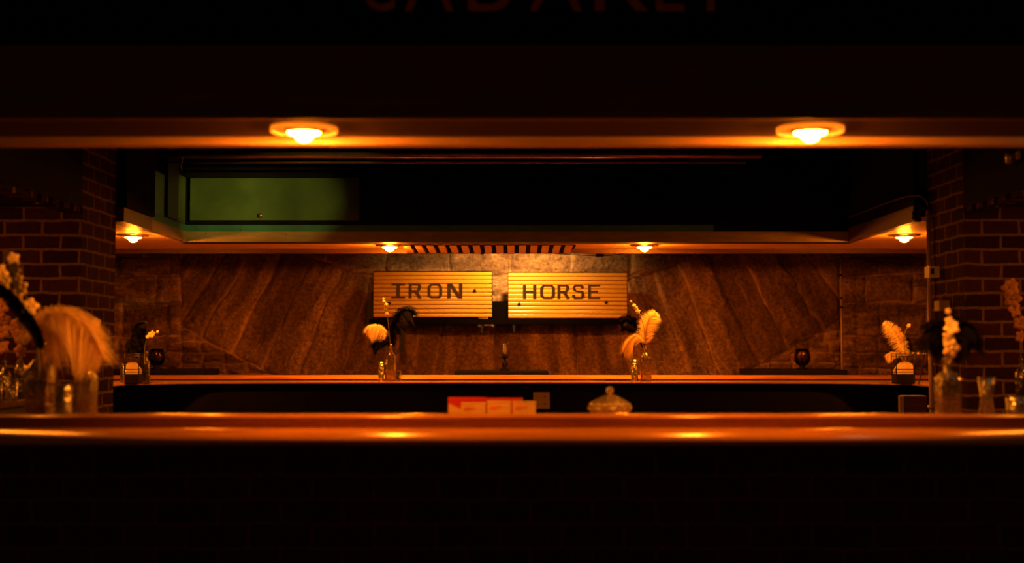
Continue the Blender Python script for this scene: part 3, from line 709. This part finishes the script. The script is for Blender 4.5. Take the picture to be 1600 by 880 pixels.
def orchid(path, sizes, lab, pm='petal', group=None, sd=3, name='orchid_stem', t0=.35):
    rn = random.Random(sd); pts = smooth_path(path, 30)
    t = thing(name, tuple(pts[0]), lab, 'flower stem', group)
    bm = bmesh.new(); tube(bm, pts, .0022, 6); obj('stem', bm, M['stem'], t, True)
    for k, r in enumerate(sizes):
        u = t0+(1-t0)*k/max(1, len(sizes)-1); p = pts[int(u*30)]
        bm = bmesh.new()
        c_ = p+Vector((rn.uniform(-.4, .4)*r, -.004-r*.2, rn.uniform(-.3, .3)*r))
        fwd = Vector((rn.uniform(-.5, .5), -1, rn.uniform(-.3, .3))).normalized()
        ux = fwd.cross(Vector((0, 0, 1))).normalized(); uz = ux.cross(fwd)
        a0 = rn.uniform(0, 2)
        for q in range(5):
            a = a0+2*PI*q/5; dr = ux*math.cos(a)+uz*math.sin(a); pr = fwd.cross(dr)
            rows = []
            for v_ in (0, .3, .6, .85, 1):
                wv = r*.42*math.sin(PI*min(.97, v_*.8+.14)); c2 = c_+dr*r*v_+fwd*(.35*r*v_*(1-v_)*2)
                rows.append([bm.verts.new(c2-pr*wv-fwd*wv*.2), bm.verts.new(c2+fwd*.1*r), bm.verts.new(c2+pr*wv-fwd*wv*.2)])
            for A_, B_ in zip(rows, rows[1:]):
                bm.faces.new((A_[0], A_[1], B_[1], B_[0])); bm.faces.new((A_[1], A_[2], B_[2], B_[1]))
        bmesh.ops.create_icosphere(bm, subdivisions=1, radius=r*.22, matrix=Matrix.Translation(c_+fwd*r*.15))
        obj('blossom', bm, M[pm], t, True)
    return t
def px(D, *ps): return [at(a, b_, D+(c_[0] if c_ else 0)) for a, b_, *c_ in ps]

# ---- far counter, arrangement under the IRON sign
DA = 9.9; k = 1/ppm(DA)
p = at(610.5, 590, DA); bottle((p.x, DA, ZT), .042, .285, 'clear glass bottle holding plumes on the far counter, under the IRON sign', 'clear bottles on the far counter', sq=5)
p = at(595.5, 590, DA-.03); tumbler((p.x, DA-.03, ZT), .021, .148, 'tall narrow glass left of the plume bottle under the IRON sign', 'small glasses on the far counter')
p = at(623, 590, DA+.06); tumbler((p.x-.004, DA+.07, ZT), .021, .078, 'short glass right of the plume bottle under the IRON sign', 'small glasses on the far counter')
feather(px(DA, (611, 560), (610, 538), (604, 522), (592, 511), (579, 511), (571, 520)), .075, 'cream', 'cream plume curling left over the bottle under the IRON sign', 230, .9, lean=.2, start=.35, sd=4)
feather(px(DA, (611, 560), (607, 541), (598, 533), (588, 534), (582, 543)), .065, 'plume', 'short black plume drooping below the cream curl under the IRON sign', 150, .9, qm='plume', start=.3, sd=5)
feather(px(DA, (611, 560), (612, 535), (618, 508), (628, 488), (640, 484), (646, 492)), .11, 'plume', 'long black plume arching right in front of the IRON sign', 300, .7, qm='plume', start=.3, lean=.4, sd=6)
feather(px(DA, (611, 560), (611, 540), (613, 515), (620, 500)), .07, 'plume', 'upright black plume behind the long one under the IRON sign', 170, .5, qm='plume', start=.3, sd=7)
orchid(px(DA-.06, (611, 556), (609, 530), (606, 500), (603, 480), (599, 467)), [.017, .015, .018, .013, .010], 'pale blossom stem standing before the lower left of the IRON sign', t0=.62)

# ---- far counter, arrangement under the HORSE sign
p = at(1009, 590, DA); bottle((p.x, DA, ZT), .041, .285, 'clear square bottle holding plumes on the far counter, right of the HORSE sign', 'clear bottles on the far counter', sq=6)
p = at(992, 590, DA-.02); tumbler((p.x-.004, DA-.04, ZT), .026, .165, 'tall glass left of the plume bottle below the HORSE sign', 'small glasses on the far counter')
feather(px(DA, (1009, 560), (1009, 540), (1009, 520), (1014, 500), (1024, 488)), .105, 'cream', 'large upright cream plume right of the HORSE sign', 280, .25, lean=.45, start=.28, sd=9)
feather(px(DA-.05, (1008, 560), (1004, 538), (994, 526), (982, 534), (974, 550)), .085, 'cream', 'lower cream plume drooping left beneath the HORSE sign', 200, .8, lean=.5, start=.3, sd=10)
feather(px(DA+.03, (1009, 560), (1004, 530), (993, 510), (981, 500), (970, 502)), .085, 'plume', 'round black plume at the lower right corner of the HORSE sign', 560, .35, qm='plume', lean=.3, start=.4, sd=11, fluff=1.3)
feather(px(DA+.05, (1009, 560), (1006, 535), (1001, 518)), .05, 'plume', 'small black plume tucked between the two cream plumes right of the HORSE sign', 110, .4, qm='plume', start=.3, sd=12)
orchid(px(DA-.06, (1008, 556), (1007, 520), (1002, 498), (995, 484), (986, 471)), [.020, .018, .016, .011], 'pale blossom stem leaning left above the large cream plume', t0=.68, sd=8)

# ---- caddies at both ends of the far counter
def caddy(px0, px1, D, lab, left):
    a, b_ = at(px0, 600, D), at(px1, 600, D); cx = (a.x+b_.x)/2; hw = (b_.x-a.x)/2
    t = thing('napkin_caddy', (cx, D, ZT), lab, 'caddy', 'black caddies at the ends of the far counter')
    obj('tray', boxes((cx-hw, cx+hw, D-.06, D+.06, ZT, ZT+.07), bevel=.003), M['steel'], t)
    bm = bmesh.new()
    for z_ in (.085, .105, .2, .215):
        z_ += ZT; tube(bm, [(cx-hw, D-.058, z_), (cx+hw, D-.058, z_), (cx+hw, D+.058, z_), (cx-hw, D+.058, z_), (cx-hw, D-.058, z_)], .0028, 6)
    for sx in (-1, 1):
        for sy in (-1, 1): tube(bm, [(cx+sx*hw, D+sy*.058, ZT+.068), (cx+sx*hw, D+sy*.058, ZT+.217)], .0035, 6)
    obj('wire_rack', bm, M['steel'], t, True)
    bm = bmesh.new()
    for i in range(9):
        y_ = D-.045+i*.010; w_ = hw*.88; h_ = ZT+.16-.004*i
        ar = [(cx-w_, ZT+.0705), (cx+w_, ZT+.0705), (cx+w_, h_-.035)]+[(cx+w_*math.cos(a_), h_-.035+.035*math.sin(a_)) for a_ in [PI*q/10 for q in range(1, 10)]]+[(cx-w_, h_-.035 - (.02 if left else 0))]
        f = [bm.verts.new((x_, y_, z_)) for x_, z_ in ar]; g = [bm.verts.new((x_, y_+.006, z_)) for x_, z_ in ar]
        bm.faces.new(f); bm.faces.new(g[::-1])
        for i2 in range(len(f)): j2 = (i2+1) % len(f); bm.faces.new((f[i2], g[i2], g[j2], f[j2]))
    bmesh.ops.recalc_face_normals(bm, faces=bm.faces)
    tag(obj('paper_napkins', bm, M['napkin']), 'cream paper napkins standing in the %s black caddy' % ('left' if left else 'right'), 'napkins', kind='stuff')
    return cx
DC = 9.25
cx = caddy(198, 220, DC, 'black wire napkin caddy at the left end of the far counter, by the brick pier', True)
p = at(225, 600, DC+.12); bottle((p.x+.012, DC+.13, ZT), .026, .23, 'slim dark-filled bottle behind the left napkin caddy', None, fill=.6)
pb = p.x+.012
p2 = at(190, 600, DC+.2); tumbler((p2.x, DC+.25, ZT), .024, .14, 'glass beside the left napkin caddy, against the brick pier', 'small glasses on the far counter')
feather(px(DC+.12, (226, 575), (223, 550), (214, 525), (216, 510), (226, 504)), .06, 'plume', 'black plume rising over the left napkin caddy', 260, .5, qm='plume', start=.25, sd=14)
feather(px(DC+.12, (226, 575), (218, 552), (208, 538), (204, 530)), .065, 'plume', 'lower black plume leaning left over the left napkin caddy', 220, .7, qm='plume', start=.25, sd=15)
feather(px(DC+.13, (226, 575), (224, 545), (224, 520), (222, 512)), .05, 'plume', 'upright black plume at the right of the left napkin caddy', 160, .6, qm='plume', start=.25, sd=16)
bm = bmesh.new(); tube(bm, smooth_path(px(DC+.12, (211, 530), (208, 519), (214, 509), (223, 503), (230, 505), (231, 515), (228, 530), (226, 572)), 40), .0045, 8)
tag(obj('bent_reed', bm, M['steel'], smooth=True), 'thin dark reed bent into a loop above the left black plumes', 'reed')
orchid(px(DC+.06, (226, 572), (226, 545), (230, 530), (236, 524), (247, 518)), [.016, .026, .024, .012], 'pale pointed blossom stem right of the left black plumes', t0=.6, sd=21)

cx = caddy(1397, 1426, DC, 'black wire napkin caddy at the right end of the far counter, by the copper pole', False)
p = at(1416, 600, DC+.12); bottle((p.x, DC+.14, ZT), .03, .20, 'small clear bottle behind the right napkin caddy, holding plumes', None)
feather(px(DC+.12, (1417, 575), (1414, 552), (1404, 530), (1394, 514), (1382, 503)), .08, 'cream', 'large cream plume leaning left above the right napkin caddy', 280, .35, lean=.35, start=.2, sd=18)
feather(px(DC+.08, (1416, 575), (1406, 556), (1394, 553), (1384, 558)), .055, 'cream', 'small cream plume drooping left below the large one at the right caddy', 120, .5, start=.3, sd=19)
feather(px(DC+.15, (1417, 575), (1419, 552), (1420, 540), (1417, 528)), .04, 'plume', 'small black plume behind the cream plumes at the right caddy', 110, .4, qm='plume', start=.3, sd=20)
orchid(px(DC+.1, (1417, 572), (1414, 545), (1413, 525), (1417, 512), (1421, 508)), [.018, .014, .010], 'tiny pale blossom stem behind the large cream plume at the right caddy', t0=.8, sd=23)
orchid(px(DC+.14, (1418, 572), (1421, 560), (1428, 552), (1444, 553)), [.01, .012, .01], 'thin twig with small buds pointing right from the right caddy', t0=.6, sd=25)
bm = bmesh.new(); tube(bm, smooth_path(px(8.6, (1446, 540), (1443, 562), (1438, 590), (1435, 601)), 20), .004, 6)
tag(obj('hanging_cord', bm, M['black'], smooth=True), 'thin black cord dangling between the right caddy and the copper pole', 'cord')

# ---- near counter, left arrangement
DL = 4.78
p = at(62, 640, DL); bottle((p.x, DL, ZT), .046, .29, 'large dark-centred bottle at the left end of the near counter, holding a black plume', 'bottles on the near counter', sq=6, fill=.5)
p = at(134, 640, DL+.08); bottle((p.x, DL+.08, ZT), .038, .245, 'narrow clear bottle under the drooping cream plume on the near counter', 'bottles on the near counter', sq=5)
p = at(103, 640, DL-.08); tumbler((p.x, DL-.1, ZT), .026, .135, 'slim glass between the two bottles at the left of the near counter', 'glasses on the near counter')
feather(px(DL-.14, (64, 600), (62, 535), (40, 492), (15, 462), (-16, 436)), .042, 'plume', 'long black plume slanting up to the left edge from the near bottle', 420, .25, qm='plume', lean=.9, start=.2, sd=31, fluff=.9, wid=.006)
feather(px(DL-.05, (64, 600), (62, 530), (72, 496), (105, 492), (138, 515), (160, 558)), .13, 'cream', 'big cream plume drooping right over the near left bottles', 420, .75, lean=.5, start=.28, sd=32, wid=.0042)
feather(px(DL-.02, (64, 600), (60, 540), (66, 505), (85, 500), (98, 525)), .12, 'cream', 'second cream plume hanging between the near left bottles', 300, .9, lean=.35, start=.3, sd=33, wid=.0042)
orchid(px(DL-.12, (62, 590), (60, 520), (48, 480), (30, 440), (21, 412), (14, 400)), [.034, .03, .028, .032, .026, .018], 'cream orchid stem leaning left above the big cream plume', t0=.42, sd=34)
orchid(px(DL-.08, (62, 590), (55, 530), (36, 480), (12, 445), (-6, 425)), [.03, .03, .034, .036], 'cream orchid stem crossing behind the long black plume', t0=.45, sd=36)
orchid(px(DL+.04, (134, 600), (137, 560), (140, 530), (150, 505)), [.026, .022, .02], 'faded blossom stem in the narrow bottle behind the big cream plume', t0=.55, sd=37)

# ---- side counter, left: dark bottles and glasses with dried flowers
DS = 6.6
for q, (x_, r_, h_, lab) in enumerate(((6, .036, .20, 'dark bottle nearest the left edge on the left side counter'), (30, .030, .26, 'slim dark bottle right of the others on the left side counter'))):
    p = at(x_, 600, DS+.1*q); bottle((p.x, DS+.1*q, ZT), r_, h_, lab, 'bottles on the left side counter', fill=.5)
for x_, lab in ((18, 'glass between the two bottles on the left side counter'), (-6, 'glass at the left edge of the picture on the side counter')):
    p = at(x_, 600, DS-.25); tumbler((p.x, DS-.25, ZT), .028, .11, lab, 'glasses on the left side counter')
orchid(px(DS, (6, 585), (8, 540), (2, 510), (10, 480)), [.04, .045, .04, .045], 'dried pinkish blossom stem in the dark bottle at the left edge', 'pinkpetal', sd=41)
orchid(px(DS+.1, (30, 575), (32, 545), (27, 520), (34, 500)), [.04, .045, .05, .04], 'dried pinkish blossom stem in the slim bottle by the near left bottle', 'pinkpetal', sd=42)

# ---- near counter, right arrangement
DR = 4.85
p = at(1481, 640, DR); bottle((p.x, DR, ZT), .043, .235, 'clear bottle with dark contents at the right of the near counter, holding black plumes', 'bottles on the near counter', sq=5, fill=.55)
feather(px(DR+.05, (1482, 600), (1480, 560), (1474, 530), (1463, 510), (1448, 512)), .085, 'plume', 'black plume curling left over the near right bottle', 300, .7, qm='plume', lean=.4, start=.3, sd=51, wid=.004)
feather(px(DR+.05, (1482, 600), (1484, 560), (1488, 525), (1500, 505), (1515, 525), (1519, 540)), .085, 'plume', 'black plume curling right over the near right bottle', 300, .7, qm='plume', lean=.4, start=.3, sd=52, wid=.004)
feather(px(DR+.08, (1482, 600), (1482, 560), (1482, 525), (1485, 502)), .08, 'plume', 'upright black plume in the middle of the near right bottle', 220, .5, qm='plume', lean=.4, start=.3, sd=53, wid=.004)
orchid(px(DR-.08, (1481, 598), (1478, 560), (1481, 530), (1482, 510), (1482, 488)), [.036, .024, .03, .02, .012], 'cream orchid stem in front of the near right black plumes', t0=.42, sd=54)
p = at(1542, 640, DR+.02); tumbler((p.x, DR+.02, ZT), .030, .155, 'waisted tall glass right of the near right bottle', 'glasses on the near counter', 1.05, .72)
p = at(1588, 640, DR); tumbler((p.x, DR, ZT), .034, .082, 'short wide glass at the right end of the near counter', 'glasses on the near counter')
DT = 6.7
p = at(1597, 600, DT); bottle((p.x, DT, ZT), .034, .21, 'dark bottle at the right edge on the right side counter', None, fill=.5)
orchid(px(DT, (1597, 580), (1594, 540), (1590, 500), (1582, 465), (1577, 445)), [.035, .04, .045, .05, .05, .035], 'dried pinkish blossom stem against the right brick wall', 'pinkpetal', sd=61, t0=.35)

# ================================================================= cartons and candy jar on the near counter
DB = 5.08
def carton(x0, x1, y0, D, dep, m, lab, grp, face):
    a, b_ = at(x0, y0, D), at(x1, y0, D); t = thing('paper_carton', ((a.x+b_.x)/2, D, ZT), lab, 'carton', grp)
    obj('carton_body', boxes((a.x, b_.x, D, D+dep, ZT, a.z), bevel=.0015), M[m], t)
    w_, h_ = b_.x-a.x, a.z-ZT
    if face == 'text':
        obj('printed_lines', boxes((a.x+w_*.12, a.x+w_*.62, D-.0012, D-.0003, ZT+h_*.60, ZT+h_*.70), (a.x+w_*.12, a.x+w_*.4, D-.0012, D-.0003, ZT+h_*.45, ZT+h_*.54)), M['print'], t)
        obj('lid_flap', boxes((a.x-.001, b_.x+.001, D-.002, D+dep, a.z+.0004, a.z+.003), bevel=.001), M['white'], t)
    else:
        bm = bmesh.new(); v = [bm.verts.new((a.x+.003+u*w_*.6, yy, ZT+.004+s*h_*.62)) for yy in (D-.0012, D-.0003) for u, s in ((0, 0), (1, 0), (0, 1))]
        for f in ((0, 1, 2), (5, 4, 3), (0, 3, 4, 1), (1, 4, 5, 2), (2, 5, 3, 0)): bm.faces.new([v[i] for i in f])
        bmesh.ops.recalc_face_normals(bm, faces=bm.faces); obj('corner_patch', bm, M['creambox'], t)
carton(700, 759.5, 622, DB+.02, .05, 'redbox', 'red carton with a cream corner, leftmost of the boxes on the near counter', 'red cartons', 'tri')
carton(760.5, 817, 623, DB+.02, .05, 'redbox', 'red carton behind the middle cream packet on the near counter', 'red cartons', 'tri')
carton(720.5, 758.5, 631, DB-.045, .04, 'creambox', 'cream packet in front of the left red carton', 'cream packets before the red cartons', 'text')
carton(761, 798, 628.5, DB-.045, .04, 'creambox', 'cream packet in the middle, between the other two cream packets', 'cream packets before the red cartons', 'text')
carton(801, 837, 629, DB-.045, .04, 'creambox', 'cream packet at the right end of the row, before the outlet plate', 'cream packets before the red cartons', 'text')

p = at(953, 640, 5.0); c = (p.x, 5.0, ZT)
t = thing('candy_jar', c, 'cut glass candy jar with a knobbed lid on the near counter', 'jar')
def faceted(prof, name, closed=False, n=20):
    bm = bmesh.new(); lathe(bm, prof, c, n, closed)
    for v in bm.verts:
        d = Vector((v.co.x-c[0], v.co.y-c[1])); a_ = math.atan2(d.y, d.x)
        q = 1+.035*math.cos(a_*10+v.co.z*180)
        v.co.x, v.co.y = c[0]+d.x*q, c[1]+d.y*q
    return obj(name, bm, M['cutglass'], t)
faceted([(0, 0), (.045, 0), (.062, .006), (.078, .02), (.086, .032), (.084, .038), (.080, .040), (.074, .034), (.06, .014), (.04, .008), (0, .008)], 'bowl', n=40)
faceted([(.076, .041), (.080, .044), (.078, .050), (.070, .056), (.05, .068), (.03, .078), (.014, .084), (0, .085), (0, .078), (.02, .075), (.045, .064), (.066, .052), (.070, .0412)], 'lid', n=40)
bm = bmesh.new(); bmesh.ops.create_icosphere(bm, subdivisions=2, radius=.016, matrix=Matrix.Translation((c[0], c[1], c[2]+.101))); o = obj('lid_knob', bm, M['cutglass'], t)
